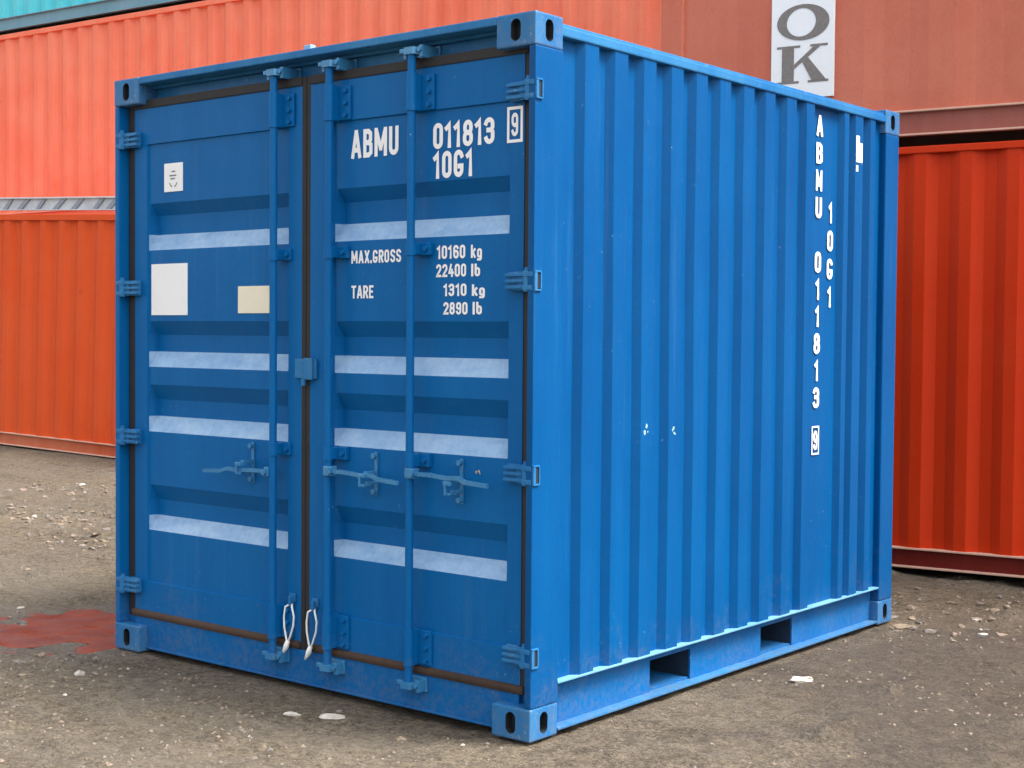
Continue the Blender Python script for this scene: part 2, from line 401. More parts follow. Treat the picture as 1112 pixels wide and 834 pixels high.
nt.links.new(math_(nt, 'MAXIMUM', math_(nt, 'SUBTRACT', ramp(nt, n2, 0, 1, .92, .62), math_(nt, 'MULTIPLY', dk, .15)), .4), b.inputs['Roughness']); b.inputs['Specular IOR Level'].default_value = .35
nn = bump(nt, b, tex(nt, 9, 8, .8, off=52), .7, .10)
nn = bump(nt, b, tex(nt, 34, 8, .8, off=2), 1.0, .09, nn)
bump(nt, b, vo.outputs['Distance'], .5, .008, nn)
ground = obj('ground', bm, m, recalc=False); ground['kind'] = 'structure'

# red puddle: a flat sheet of rusty water lying in the dip
m, nt, b = newmat('red_puddle')
c = mix(nt, ramp(nt, tex(nt, 5, 5, .6), .35, .65), (.115, .020, .012), (.19, .050, .032))
nt.links.new(c, b.inputs['Base Color']); nt.links.new(ramp(nt, tex(nt, 8, 4, .6), .3, .7, .22, .5), b.inputs['Roughness'])
bump(nt, b, tex(nt, 40, 4, .6), .15, .003)
bm = bmesh.new()
pv = {}
for i in range(-60, 60):
    for j in range(-45, 45):
        xx, yy = PC.x+i*.02, PC.y+j*.02
        if blob(xx+.01, yy+.01) > -.04:
            flist = []
            for q in ((i, j), (i+1, j), (i+1, j+1), (i, j+1)):
                if q not in pv: pv[q] = bm.verts.new((PC.x+q[0]*.02, PC.y+q[1]*.02, -.0065))
                flist.append(pv[q])
            bm.faces.new(flist)
pu = obj('puddle', bm, m); pu['kind'] = 'structure'

# gravel: countless small stones
def stone(bm, c, r, mi, flatn=.6, sub=1):
    tmp = bmesh.new(); bmesh.ops.create_icosphere(tmp, subdivisions=sub, radius=1)
    s = Vector((r*random.uniform(.7, 1.5), r*random.uniform(.6, 1.1), r*flatn*random.uniform(.6, 1.1)))
    rot = Matrix.Rotation(random.uniform(0, 6.28), 3, 'Z') @ Matrix.Rotation(random.uniform(-.4, .4), 3, 'X')
    for v in tmp.verts:
        k = 1+random.uniform(-.28, .28); v.co = rot @ Vector((v.co[i]*s[i]*k for i in range(3)))+Vector(c)
    merge(bm, tmp, mi)
def stone_mat(name, a, b_):
    m, nt, b = newmat(name)
    nt.links.new(mix(nt, ramp(nt, tex(nt, 25, 4, .6), .3, .7), a, b_), b.inputs['Base Color']); b.inputs['Roughness'].default_value = .9
    bump(nt, b, tex(nt, 90, 4, .7), .5, .004); return m
SM = [stone_mat('stone_tan', (.25, .19, .13), (.13, .10, .072)), stone_mat('stone_grey', (.19, .165, .14), (.11, .095, .08)),
      stone_mat('stone_pale', (.50, .46, .40), (.30, .27, .23)), stone_mat('stone_brown', (.15, .11, .085), (.26, .20, .15))]
bm = bmesh.new()
# eight unit templates to copy quickly
def scatter(n, xr, yr, rmin, rmax, dens=None):
    for _ in range(n):
        x = random.uniform(*xr); y = random.uniform(*yr)
        if -2.45 < x < .02 and -.02 < y < 3.0: continue
        if -4 < x < -1.9 and -1 < y < 1 and blob(x, y) > .0: continue
        if noise.noise(Vector((x*1.5, y*1.5, 7)))+.5*noise.noise(Vector((x*5, y*5, 9))) < random.uniform(-.35, .35): continue
        if ((x-1.05)/1.3)**2+((y-2.0)/1.5)**2 < 1.1 and random.random() < .6: continue
        r = rmin+(rmax-rmin)*random.random()**3
        tmp_c = Vector((x, y, gh(x, y)+r*.15))
        vs_ = []
        for k in range(6):
            a = k*math.pi/3; q = random.uniform(.7, 1.2)*r
            vs_.append((math.cos(a)*q, math.sin(a)*q*.8, random.uniform(-.2, .15)*r))
        top = bm.verts.new(tmp_c+Vector((random.uniform(-.2, .2)*r, random.uniform(-.2, .2)*r, r*random.uniform(.4, .75))))
        rz = random.uniform(0, 6.28); cs, sn = math.cos(rz), math.sin(rz)
        ring = [bm.verts.new(tmp_c+Vector((a*cs-b_*sn, a*sn+b_*cs, c_))) for a, b_, c_ in vs_]
        low = [bm.verts.new(v.co+Vector((0, 0, -r*.7))) for v in ring]
        mi = random.choices((0, 1, 2, 3), (6, 5, .35, 7))[0]
        for k in range(6):
            bm.faces.new((ring[k], ring[(k+1) % 6], top)).material_index = mi
            bm.faces.new((low[k], low[(k+1) % 6], ring[(k+1) % 6], ring[k])).material_index = mi
scatter(15000, (-2.6, 2.2), (-2.1, 3.6), .002, .012)
scatter(5000, (-8, 2.6), (-1.8, 5.0), .004, .016)
scatter(260, (-7.5, 2.0), (-1.0, 4.5), .012, .028)
for cx, cy, n in ((-6.45, 2.3, 60), (-7.9, 3.4, 60), (-5.3, 1.9, 30), (.3, 2.95, 26), (.2, 3.5, 30), (-3.6, -.1, 40), (-2.5, -.45, 30), (.6, 3.9, 20)):
    for _ in range(n):
        x = cx+random.gauss(0, .28); y = cy+random.gauss(0, .18)
        if -2.5 < x < .05 and y < 3.05 and y > -.05: continue
        r = random.uniform(.008, .03); stone(bm, (x, y, gh(x, y)+r*.1), r, random.choices((0, 1, 2, 3), (4, 4, .6, 4))[0])
gv = obj('gravel', bm, SM, recalc=True); gv['kind'] = 'stuff'
gv['label'] = 'loose gravel and small stones scattered over the dirt yard'; gv['category'] = 'gravel'

def rock(loc, r, label, sc=(1, .7, .35), rz=0, mat=2):
    bm = bmesh.new(); tmp = bmesh.new(); bmesh.ops.create_icosphere(tmp, subdivisions=3, radius=1)
    off = random.random()*50
    for v in tmp.verts:
        k = 1+.35*noise.noise(v.co*1.6+Vector((off, 0, 0)))+.12*noise.noise(v.co*5)
        v.co = Vector((v.co.x*sc[0]*k*r, v.co.y*sc[1]*k*r, v.co.z*sc[2]*k*r))
    merge(bm, tmp)
    o = obj('stone', bm, SM[mat]); o.location = (loc[0], loc[1], gh(loc[0], loc[1])+r*sc[2]*.25); o.rotation_euler = (0, 0, rz)
    return tag(o, label, 'stone')
rock((-.84, -.16), .048, 'longer pale flat stone on the dirt below the right container door', (1.1, .6, .22), .7)
rock((-.98, -.24), .030, 'small pale stone in front of the door sill, left of the longer flat one', (1.1, .7, .3), .5)
rock((.29, 1.48), .045, 'pale grey stone on dark earth beside the fork pockets of the blue container', (1.2, .7, .35), 1.0)
rock((.12, 2.88), .05, 'tan flat stone by the far bottom corner of the blue container', (1.4, .7, .3), .7, 0)

# =================================================================== BACKGROUND CONTAINERS
def bg_container(name, label, face_left, ang, L, H, z, mat, rmat, edge, pitch=.278, dep=.036, prof=(.072, .068, .070, .068), phase=0, W=2.438, slope=0, rail=.155, trail=.06, post=.16, group='shipping containers stacked behind'):
    """local frame: x along the visible side, y away from the camera, z up. Origin: left end of the visible face."""
    root = thing(name, label, 'container', (face_left[0], face_left[1], z), (0, slope, R(ang)), group)
    def rail_bm(y, s):
        bm = bmesh.new()
        box(bm, (.178, y, rail-.012), (L-.178, y+s*.06, rail), .003, 1)
        box(bm, (.178, y+s*.032, .022), (L-.178, y+s*.045, rail-.012), 0, 0)
        box(bm, (.178, y, .010), (L-.178, y+s*.06, .022), .003, 1)
        return bm
    for y, s in ((0, 1), (W, -1)):
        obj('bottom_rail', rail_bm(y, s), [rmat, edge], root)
        bm = bmesh.new(); box(bm, (.16, y, H-trail), (L-.16, y+s*.06, H-.008), .006); obj('top_rail', bm, mat, root)
        # corrugated panel
        bm = bmesh.new(); a, b1, c, d = prof; k = pitch/(a+b1+c+d); a, b1, c, d = a*k, b1*k, c*k, d*k
        pts = []; x = post; y0 = y+s*.012
        pts.append((x, y0+s*dep)); x += .02+phase
        while x+pitch < L-post-.02:
            pts += [(x, y0+s*dep), (x+d, y0), (x+d+a, y0), (x+d+a+b1, y0+s*dep)]
            x += pitch
        pts.append((L-post, y0+s*dep))
        zs = [rail, (rail+H)/2, H-trail]
        rows = [[bm.verts.new((px, py+.004*noise.noise(Vector((px, zz, z)))*(1 if q == 1 else 0), zz)) for px, py in pts] for q, zz in enumerate(zs)]
        for q in range(2):
            for i in range(len(pts)-1): bm.faces.new((rows[q][i], rows[q][i+1], rows[q+1][i+1], rows[q+1][i]))
        obj('side_panel', bm, mat, root, recalc=False)
    for x0 in (0, L-post):
        for y, s in ((0, 1), (W, -1)):
            bm = bmesh.new(); box(bm, (x0, y+s*.004, .10), (x0+post, y+s*.12, H-.10), .012); obj('corner_post', bm, mat, root)
    for x0, s in ((0, 1), (L, -1)):
        bm = bmesh.new(); box(bm, (x0+s*.02, .12, .14), (x0+s*.05, W-.12, H-.1), 0)
        for k in range(8):
            yy = .2+k*(W-.4)/8; box(bm, (x0+s*.004, yy, .2), (x0+s*.03, yy+.12, H-.16), .01)
        obj('end_panel', bm, mat, root)
        for za, zb in ((.01, .14), (H-.1, H-.008)):
            bm = bmesh.new(); box(bm, (x0+s*.004, .16, za), (x0+s*.08, W-.16, zb), .004); obj('end_rail', bm, rmat, root)
    bm = bmesh.new(); box(bm, (.06, .06, H-.035), (L-.06, W-.06, H-.02)); obj('roof', bm, mat, root)
    bm = bmesh.new(); box(bm, (.06, .06, .12), (L-.06, W-.06, .14)); obj('floor', bm, rmat, root)
    me = make_casting_mesh('corner_casting', mat, DARK)
    for ix in (0, 1):
        for iy in (0, 1):
            for iz in (0, 1):
                o = bpy.data.objects.new('corner_casting', casting_variant(me, ix == 0, iy == 1)); COL.objects.link(o); o.parent = root
                o.location = (0 if ix == 0 else L-.178, 0 if iy == 0 else W-.162, 0 if iz == 0 else H-.118)
    return root

# right stack, face through (-.647,4.427), heading 8.08 deg, left end at (-2.253,4.199)
RA = 8.08; RL = (-2.253, 4.199)
rc, rs_ = math.cos(R(RA)), math.sin(R(RA))
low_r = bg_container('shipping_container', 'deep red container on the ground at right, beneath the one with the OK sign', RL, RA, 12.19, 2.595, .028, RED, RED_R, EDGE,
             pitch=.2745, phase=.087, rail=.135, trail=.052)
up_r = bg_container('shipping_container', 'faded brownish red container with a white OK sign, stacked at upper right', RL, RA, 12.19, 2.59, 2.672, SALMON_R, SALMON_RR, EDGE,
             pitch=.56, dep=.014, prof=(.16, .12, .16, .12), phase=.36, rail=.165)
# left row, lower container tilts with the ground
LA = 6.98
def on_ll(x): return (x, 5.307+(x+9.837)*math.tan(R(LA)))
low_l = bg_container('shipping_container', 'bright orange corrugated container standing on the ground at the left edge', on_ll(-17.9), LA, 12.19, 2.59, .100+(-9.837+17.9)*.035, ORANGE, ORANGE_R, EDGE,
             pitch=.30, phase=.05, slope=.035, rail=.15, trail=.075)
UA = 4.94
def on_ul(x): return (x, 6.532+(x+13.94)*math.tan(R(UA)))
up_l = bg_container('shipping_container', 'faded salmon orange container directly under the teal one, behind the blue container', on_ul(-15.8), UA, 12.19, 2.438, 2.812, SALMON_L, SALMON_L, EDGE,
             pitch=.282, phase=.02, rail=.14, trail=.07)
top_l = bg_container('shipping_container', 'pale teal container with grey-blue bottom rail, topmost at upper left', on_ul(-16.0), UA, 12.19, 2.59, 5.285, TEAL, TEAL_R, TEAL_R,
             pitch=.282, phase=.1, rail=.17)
# weathered beam along the top edge of the orange container
beam = thing('steel_beam', 'narrow grey and white hatched beam lying on the top edge of the orange container', 'beam', (*on_ll(-15.9), 2.69+(-9.837+15.9)*.035+.035), (0, .035, R(LA)))
bm = bmesh.new(); box(bm, (0, .02, 0), (9.0, .10, .012), .003); box(bm, (0, .02, .128), (9.0, .10, .145), .003); box(bm, (0, .05, .012), (9.0, .06, .128))
obj('flange', bm, HATCH_W, beam)
bm = bmesh.new(); x = 0
while x < 8.8:
    s_ = random.uniform(.10, .16)
    prism(bm, [(x, .046, .014), (x+s_*.55, .046, .014), (x+s_*1.5, .046, .126), (x+s_*.95, .046, .126)], (0, -.012, 0)); x += s_*1.15+random.uniform(0, .22)
obj('hatching', bm, HATCH_D, beam)

# OK sign on the upper right container (flat painted board, letters in the local frame of that container)
def uR(x, y): return (x-RL[0])*rc+(y-RL[1])*rs_          # distance along the face
s0, s1 = uR(-1.480, 4.309), uR(-1.070, 4.366)
z0, z1 = 3.02-2.672, 3.80-2.672
bm = bmesh.new(); box(bm, (s0, -.004, z0-.06), (s1, .012, z1+.4), .002); sign = obj('sign_panel', bm, WHITE, up_r)
bm = bmesh.new()
def ring(bm, cx, cz, ao, bo, ai, bi, sh, y, rot):
    n = 48; A = []; B = []
    for k in range(n):
        t = 2*math.pi*k/n
        A.append(bm.verts.new((cx+ao*math.cos(t), y, cz+bo*math.sin(t))))
        xi = ai*math.cos(t); zi = bi*math.sin(t); c_, s_ = math.cos(rot), math.sin(rot)
        B.append(bm.verts.new((cx+sh+xi*c_-zi*s_, y, cz+xi*s_+zi*c_)))
    for k in range(n): bm.faces.new((A[k], A[(k+1) % n], B[(k+1) % n], B[k]))
oc = uR(-1.272, 4.338)
ring(bm, oc, 3.436-2.672, .172, .113, .096, .088, -.012, -.0062, .25)
def poly(pts, y=-.0062):
    prism(bm, [(a, y, c_-2.672) for a, c_ in pts], (0, .0015, 0))
ka, kb = uR(-1.441, 4.314), uR(-1.110, 4.361); kw = kb-ka; kt, kz = 3.293, 3.055; kh = kt-kz
K = lambda u, v: (ka+u*kw, kz+v*kh)
poly([K(.10, .06), K(.34, .06), K(.34, .94), K(.10, .94)])                       # stem
poly([K(0, .94), K(.46, .94), K(.46, 1), K(0, 1)]); poly([K(.0, 0), K(.44, 0), K(.44, .06), K(.0, .06)])   # serifs
poly([K(.345, .38), K(.345, .50), K(.72, .94), K(.86, .94)])                      # upper arm
poly([K(.66, .94), K(1, .94), K(1, 1), K(.66, 1)])
poly([K(.50, .565), K(.62, .665), K(.97, .06), K(.69, .06)], -.0068)             # leg
poly([K(.62, 0), K(1.02, 0), K(1.02, .06), K(.62, .06)])
obj('lettering', bm, GREYINK, sign)

# =================================================================== BLUE CONTAINER
W, L, H = 2.438, 2.991, 2.591
blue = thing('shipping_container', 'blue ten-foot container with closed doors and white lettering, standing alone in front', 'container')
YD = .05                                           # plane of the door faces
def X(x, y=YD): return CX-(CX-x)*(y-CY)/(0-CY)
def Z(z, y=YD): return CZ+(z-CZ)*math.hypot(1, 0)*(y-CY)/(0-CY)
cm = make_casting_mesh('corner_casting_blue', BLUE_WORN, DARK)
for ix in (0, 1):
    for iy in (0, 1):
        for iz in (0, 1):
            o = bpy.data.objects.new('corner_casting', casting_variant(cm, ix == 0, iy == 1)); COL.objects.link(o); o.parent = blue
            o.location = (-W if ix == 0 else -.178, 0 if iy == 0 else L-.162, 0 if iz == 0 else H-.118)
            if ix == 1: o.scale = (1, 1, 1)
# corner posts
def post_front(x_out, s):
    # J-shaped front post: outer web, thin front return, inner channel
    bm = bmesh.new()
    box(bm, (x_out, .003, .118), (x_out+s*.030, .165, H-.118), .006)
    box(bm, (x_out+s*.024, .062, .118), (x_out+s*.085, .160, H-.118), .003)
    return bm
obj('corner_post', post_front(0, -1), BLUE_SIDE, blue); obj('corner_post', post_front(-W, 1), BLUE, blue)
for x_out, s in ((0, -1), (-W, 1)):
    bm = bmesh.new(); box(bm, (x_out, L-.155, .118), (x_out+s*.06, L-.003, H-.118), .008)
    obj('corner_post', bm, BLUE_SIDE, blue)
# rails along the long sides
def side_rails(xo, s, pockets=True):
    bm = bmesh.new(); box(bm, (xo, .155, H-.066), (xo+s*.055, L-.155, H-.030), .006)
    box(bm, (xo+s*.012, .155, H-.030), (xo+s*.055, L-.155, H-.018), .003)
    obj('top_rail', bm, BLUE_WORN, blue)
    bm = bmesh.new(); zt = .192
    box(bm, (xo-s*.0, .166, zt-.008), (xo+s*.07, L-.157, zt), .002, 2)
    box(bm, (xo, .166, .012), (xo+s*.07, L-.166, .022), .002, 3)
    segs = [(.166, .832), (1.135, 1.722), (2.012, L-.157)]
    xw0, xw1 = xo+s*.046, xo+s*.054
    for a, b_ in segs: box(bm, (xw0, a, .022), (xw1, b_, zt-.008))
    for a, b_ in ((.832, 1.135), (1.722, 2.012)): box(bm, (xw0, a, .150), (xw1, b_, zt-.008))
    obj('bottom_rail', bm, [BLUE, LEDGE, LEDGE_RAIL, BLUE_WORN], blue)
side_rails(0, -1); side_rails(-W, 1)
for a, b_ in ((.832, 1.135), (1.722, 2.012)):
    bm = bmesh.new()
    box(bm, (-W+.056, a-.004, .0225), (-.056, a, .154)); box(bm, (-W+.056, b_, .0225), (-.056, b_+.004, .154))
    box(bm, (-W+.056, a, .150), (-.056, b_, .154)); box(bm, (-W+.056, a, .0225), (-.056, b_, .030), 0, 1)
    box(bm, (-.9, a+.002, .031), (-.88, b_-.002, .149))  # end plate added across the tunnel to keep it dark inside
    obj('fork_pocket', bm, [POCKET, BLUE], blue)
# corrugated side panels
starts = [.305, .495, .688, .885, 1.070, 1.255, 1.450, 1.635, 1.830]
DEP = .028
def side_profile():
    P = [(.160, DEP)]
    P += [(.305-.026, DEP)]
    for s_ in starts:
        P += [(s_-.026 if s_ != .305 else .279, DEP)] if s_ != .305 else []
        P += [(s_, 0), (s_+.085, 0), (s_+.107, DEP)]
    P += [(1.99, DEP), (2.012, 0), (2.088, 0), (2.108, DEP), (2.372, DEP), (2.394, 0), (2.440, 0), (2.460, DEP), (2.488, DEP), (2.508, 0), (2.590, 0), (2.612, DEP), (2.650, DEP), (2.672, 0), (2.725, 0), (2.747, DEP), (2.838, DEP)]
    return P
def side_panel(xo, s):
    bm = bmesh.new(); P = side_profile(); zs = [.190, .6, 1.1, 1.6, 2.1, H-.064]
    def px(y, d, z, t=0):
        wv = .0035*noise.noise(Vector((y*1.7, z*1.3, 0)))+.0015*noise.noise(Vector((y*6, z*4, 3)))
        if z < .2 or z > 2.4: wv = 0
        wv *= 1.6 if y < 2.0 else .15
        return xo+s*(.006+d+wv+t)
    rows = [[bm.verts.new((px(y, d, z), y, z)) for y, d in P] for z in zs]
    back = [[bm.verts.new((px(y, d, z, .003), y, z)) for y, d in P] for z in zs]
    n = len(P)
    for q in range(len(zs)-1):
        for i in range(n-1):
            bm.faces.new((rows[q][i], rows[q][i+1], rows[q+1][i+1], rows[q+1][i]))
            bm.faces.new((back[q][i], back[q+1][i], back[q+1][i+1], back[q][i+1]))
    for i in range(n-1):
        bm.faces.new((rows[0][i], rows[0][i+1], back[0][i+1], back[0][i])); bm.faces.new((rows[-1][i], rows[-1][i+1], back[-1][i+1], back[-1][i]))
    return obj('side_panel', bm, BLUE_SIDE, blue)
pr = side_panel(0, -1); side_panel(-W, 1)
bm = bmesh.new()
box(bm, (-W+.05, L-.05, .17), (-.05, L-.03, H-.1))
for k in range(9): box(bm, (-W+.16+k*.245, L-.032, .22), (-W+.29+k*.245, L-.006, H-.14), .01)
obj('end_panel', bm, BLUE_SIDE, blue)
for za, zb in ((.012, .17), (H-.10, H-.015)):
    bm = bmesh.new(); box(bm, (-W+.178, L-.06, za), (-.178, L-.004, zb), .004); obj('end_rail', bm, BLUE, blue)
bm = bmesh.new(); box(bm, (-W+.055, .08, H-.045), (-.055, L-.05, H-.033))
for k in range(13): box(bm, (-W+.1, .2+k*.21, H-.034), (-.1, .3+k*.21, H-.022), .004)
obj('roof', bm, BLUE_WORN, blue)
bm = bmesh.new(); box(bm, (-W+.07, .10, .155), (-.07, L-.05, .175)); obj('floor', bm, DARK, blue)
# header and sill
bm = bmesh.new()
box(bm, (-W+.178, .002, H-.032), (-.178, .125, H-.001), .005)        # projecting cap
box(bm, (-W+.036, .105, 2.440), (-.036, .120, H-.032))               # recessed web
obj('door_header', bm, [BLUE_WORN, BLUE], blue)
for f in blue.children[-1].data.polygons:
    if f.center.y > .0605 and f.center.z < H-.033: f.material_index = 1
bm = bmesh.new()
box(bm, (-W+.178, YD-.002, .022), (-.178, .085, .152), .004)
box(bm, (-W+.090, YD-.001, .118), (-.090, .082, .1515), 0)
box(bm, (-W+.178, YD-.012, .014), (-.178, .085, .024), .002)
obj('door_sill', bm, BLUE, blue)
# small pale lifting lug on the header
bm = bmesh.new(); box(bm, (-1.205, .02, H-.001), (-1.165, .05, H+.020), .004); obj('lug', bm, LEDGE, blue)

DZ0, DZ1 = .183, 2.456
RECZ = [(2.022, 1.965, 1.881, 1.815), (1.501, 1.440, 1.366, 1.297), (1.218, 1.154, 1.080, 1.008), (.770, .708, .639, .566)]
RD_ = .042
def door(x0, x1, xa, xb, label=None):
    xs = [x0, xa-.003, xa, xa+.012, xb-.012, xb, xb+.003, x1]
    rows = [(DZ0, 0, 0), (.318, 0, 0), (.321, .010, 0)]
    for (a, b_, c_, d_) in RECZ[::-1]:
        rows += [(Z(d_), .010, 0), (Z(c_, YD+RD_), .010, 1), (Z(b_, YD+RD_), .010, 1), (Z(a), .010, 0)]
    rows += [(Z(2.285)-.003, .010, 0), (Z(2.285), 0, 0), (DZ1, 0, 0)]
    bm = bmesh.new(); g = []
    for (z, fd, rec) in rows:
        row = []
        for i, x in enumerate(xs):
            d = 0
            if 2 <= i <= 5: d = fd
            if 3 <= i <= 4 and rec: d = RD_+.010
            # sheet waviness
            d += .0012*noise.noise(Vector((x*3, z*3, 4))) if 0 < i < 7 else 0
            row.append(bm.verts.new((x, YD+d, z)))
        g.append(row)
    for j in range(len(rows)-1):
        for i in range(len(xs)-1):
            f = bm.faces.new((g[j][i], g[j][i+1], g[j+1][i+1], g[j+1][i]))
            if 2 <= i <= 4 and rows[j][2] == 0 and rows[j+1][2] == 1: f.material_index = 1     # lower slopes, sky brightness painted in
    # closed body behind
    def q(pts): bm.faces.new(pts)
    back = [bm.verts.new((x, YD+.10, z)) for x, z in ((x0, DZ0), (x1, DZ0), (x1, DZ1), (x0, DZ1))]
    bm.faces.new(back[::-1])
    bm.faces.new([back[0], back[1]]+[v for v in g[0][::-1]]); bm.faces.new([back[3]]+[v for v in g[-1]]+[back[2]])
    bm.faces.new([back[0]]+[r[0] for r in g]+[back[3]]); bm.faces.new([back[1], back[2]]+[r[-1] for r in g[::-1]])
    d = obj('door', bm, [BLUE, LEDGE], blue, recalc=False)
    if label: d['label'] = label
    return d
XL0, XL1 = X(-2.283), X(-1.188); XR0, XR1 = X(-1.139), X(-.045)
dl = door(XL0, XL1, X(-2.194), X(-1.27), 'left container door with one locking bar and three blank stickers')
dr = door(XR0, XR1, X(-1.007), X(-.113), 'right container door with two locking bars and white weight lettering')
# gaskets
def gasket_rod(p0, p1, r, mat, parent, sx=1):
    bm = bmesh.new(); cyl(bm, p0, p1, r, 12); return obj('gasket', bm, mat, parent)
gy = YD+.006
def strip(x0, x1, z0, z1, mat, parent, y0=YD-.004, y1=YD+.05, bev=.005):
    bm = bmesh.new(); box(bm, (x0, y0, z0), (x1, y1, z1), bev); return obj('gasket', bm, mat, parent)
strip(-W+.038, XL0+.001, .150, 2.492, GASKET, dl, YD+.002)
strip(XR1-.001, -.034, .150, 2.492, GASKET, dr, YD+.002)
strip(XL1-.001, XL0*0+(XL1+XR0)/2-.001, .150, 2.492, GASKET, dl, YD-.001)
strip((XL1+XR0)/2+.001, XR0+.001, .150, 2.492, GASKET, dr, YD-.001)
strip(XL0-.02, XL1, DZ1, DZ1+.038, GASKET, dl, YD-.006)
strip(XR0, XR1+.02, DZ1, DZ1+.038, GASKET, dr, YD-.006)
strip(XL0-.02, XL1, .1525, .186, GASKET_RUST, dl, YD-.012, bev=.013)
strip(XR0, XR1+.02, .1525, .186, GASKET_RUST, dr, YD-.012, bev=.013)

# locking gear
YB = .004
def bolt(bm, x, y, z, r=.009, mi=0):
    cyl(bm, (x, y, z), (x, y-.012, z), r, 8, mi)
def lock_bar(xb, parent, xh, zh, sgn):
    bm = bmesh.new(); cyl(bm, (xb, YB, .115), (xb, YB, 2.515), .0158, 18)
    bar = obj('locking_bar', bm, BLUE, parent)
    for z0, z1 in ((.190, .330), (2.292, 2.434)):
        bm = bmesh.new()
        cyl(bm, (xb, YB, z0), (xb, YB, z1), .0205, 18)
        box(bm, (xb-.019, YB, z0+.002), (xb+.019, YD-.001, z1-.002), .003)
        box(bm, (xb+.018, YD-.012, z0+.004), (xb+.082, YD-.001, z1-.004), .003)
        for k in (.022, .070, .118): bolt(bm, xb+.060, YD-.012, z0+k)
        obj('bar_bracket', bm, BLUE, parent)
    for zc, hh in ((1.775, .026), (.975, .028)):
        bm = bmesh.new(); cyl(bm, (xb, YB, zc-hh), (xb, YB, zc+hh), .0205, 16)
        box(bm, (xb-.022, YB, zc-hh+.004), (xb+.022, YD+.008, zc+hh-.004), .003)
        box(bm, (xb+.016, YD-.012, zc-hh+.002), (xb+.066, YD+.008, zc+hh-.002), .003); bolt(bm, xb+.048, YD-.012, zc, .010)
        obj('bar_guide', bm, BLUE, parent)
    for zc, up in ((2.515, 1), (.118, -1)):
        bm = bmesh.new()
        # cam on the bar end, and the keeper it bites into
        prism(bm, [(xb-.022, YB-.022, zc-.014), (xb+.024, YB-.022, zc-.014), (xb+.038, YB+.012, zc-.014), (xb+.012, YB+.036, zc-.014), (xb-.016, YB+.030, zc-.014)], (0, 0, .026))
        box(bm, (xb-.058, YB-.008, zc-.006), (xb-.016, YB+.012, zc+.012), .004)
        obj('cam', bm, BLUE_HARD, parent)
        bm = bmesh.new()
        yk = .104 if up > 0 else YD-.002
        box(bm, (xb-.055, yk-.010, zc-.028), (xb+.060, yk, zc+.028), .003)
        box(bm, (xb-.050, YB+.006, zc-.026), (xb-.034, yk-.008, zc-.008), .003)
        box(bm, (xb+.036, YB+.000, zc-.026), (xb+.052, yk-.008, zc+.020), .003)
        cyl(bm, (xb+.044, YB-.004, zc+.002), (xb+.044, YB-.012, zc+.002), .010, 8)
        obj('cam_keeper', bm, BLUE_HARD, parent)
    # handle
    s = sgn; bm = bmesh.new()
    box(bm, (xb-.010, YB-.020, zh-.026), (xb+s*.036, YB+.016, zh+.014), .005)
    cyl(bm, (xb+s*.028, YB-.032, zh-.008), (xb+s*.028, YB-.022, zh-.008), .013, 10)
    pts = [(xb+s*.035, YB-.012, zh-.004), (xb+s*.12, YB-.016, zh-.004), (xb+s*.20, YB-.018, zh-.010), (xb+s*.26, YB-.020, zh-.006), (xb+s*.30, YB-.026, zh-.018), (xb+s*.41, YB-.028, zh-.024)]
    for a, b_ in zip(pts, pts[1:]):
        a = Vector(a); b_ = Vector(b_)
        prism(bm, [a+Vector((0, -.006, -.009)), a+Vector((0, .006, -.009)), a+Vector((0, .006, .007)), a+Vector((0, -.006, .007))], b_-a)
    obj('handle', bm, BLUE_HARD, parent)
    xc = xb+s*.215 if s > 0 else xb-.185
    bm = bmesh.new(); zc = .905
    box(bm, (xc-.006, YD+.002, zc-.085), (xc+.010, YD+.010, zc+.085), .002)
    box(bm, (xc-.004, YB-.006, zc-.040), (xc+.012, YD+.003, zc-.028), .002); box(bm, (xc-.010, YB-.032, zc-.046), (xc+.016, YB+.010, zc-.036), .003)
    box(bm, (xc-.016, YB-.036, zc-.010), (xc+.020, YB-.006, zc+.006), .003)
    box(bm, (xc-.006, YB-.010, zc-.002), (xc+.012, YD+.003, zc+.012), .002)
    box(bm, (xc-.008, YB-.038, zc-.046), (xc+.000, YB-.030, zc+.002), .002)
    cyl(bm, (xc, YD+.004, zc+.070), (xc, YD-.014, zc+.070), .011, 10); cyl(bm, (xc, YD+.004, zc-.070), (xc, YD-.014, zc-.070), .011, 10)
    obj('handle_catch', bm, BLUE_HARD, parent)
lock_bar(-1.364, dl, 0, .886, -1)
lock_bar(-1.038, dr, 0, .912, 1)
lock_bar(-.594, dr, 0, .932, 1)

# hinges
def hinge(x_post, s, z, parent):
    """s=+1: left post (door lies towards +x); s=-1: right post"""
    bm = bmesh.new(); xk = x_post+s*.040
    cyl(bm, (xk, .016, z-.038), (xk, .016, z+.038), .015, 12)
    for dz in (-.026, .022): box(bm, (x_post+s*.006, .001, z+dz-.008), (xk+s*.012, .034, z+dz+.010), .003)
    box(bm, (xk, .018, z-.034), (x_post+s*.085, YD+.004, z+.034), .003)
    box(bm, (x_post+s*.060, YD-.026, z-.034), (x_post+s*.136, YD, z+.034), .004)
    for dz in (-.022, .0, .022): box(bm, (xk+s*.010, .012, z+dz-.006), (x_post+s*.142, YD-.014, z+dz+.006), .003)
    cyl(bm, (xk, .016, z+.038), (xk, .016, z+.048), .010, 8)
    obj('hinge', bm, BLUE_WORN, parent)
for z in (2.318, 1.650, .975, .295): hinge(-W, 1, z, dl)
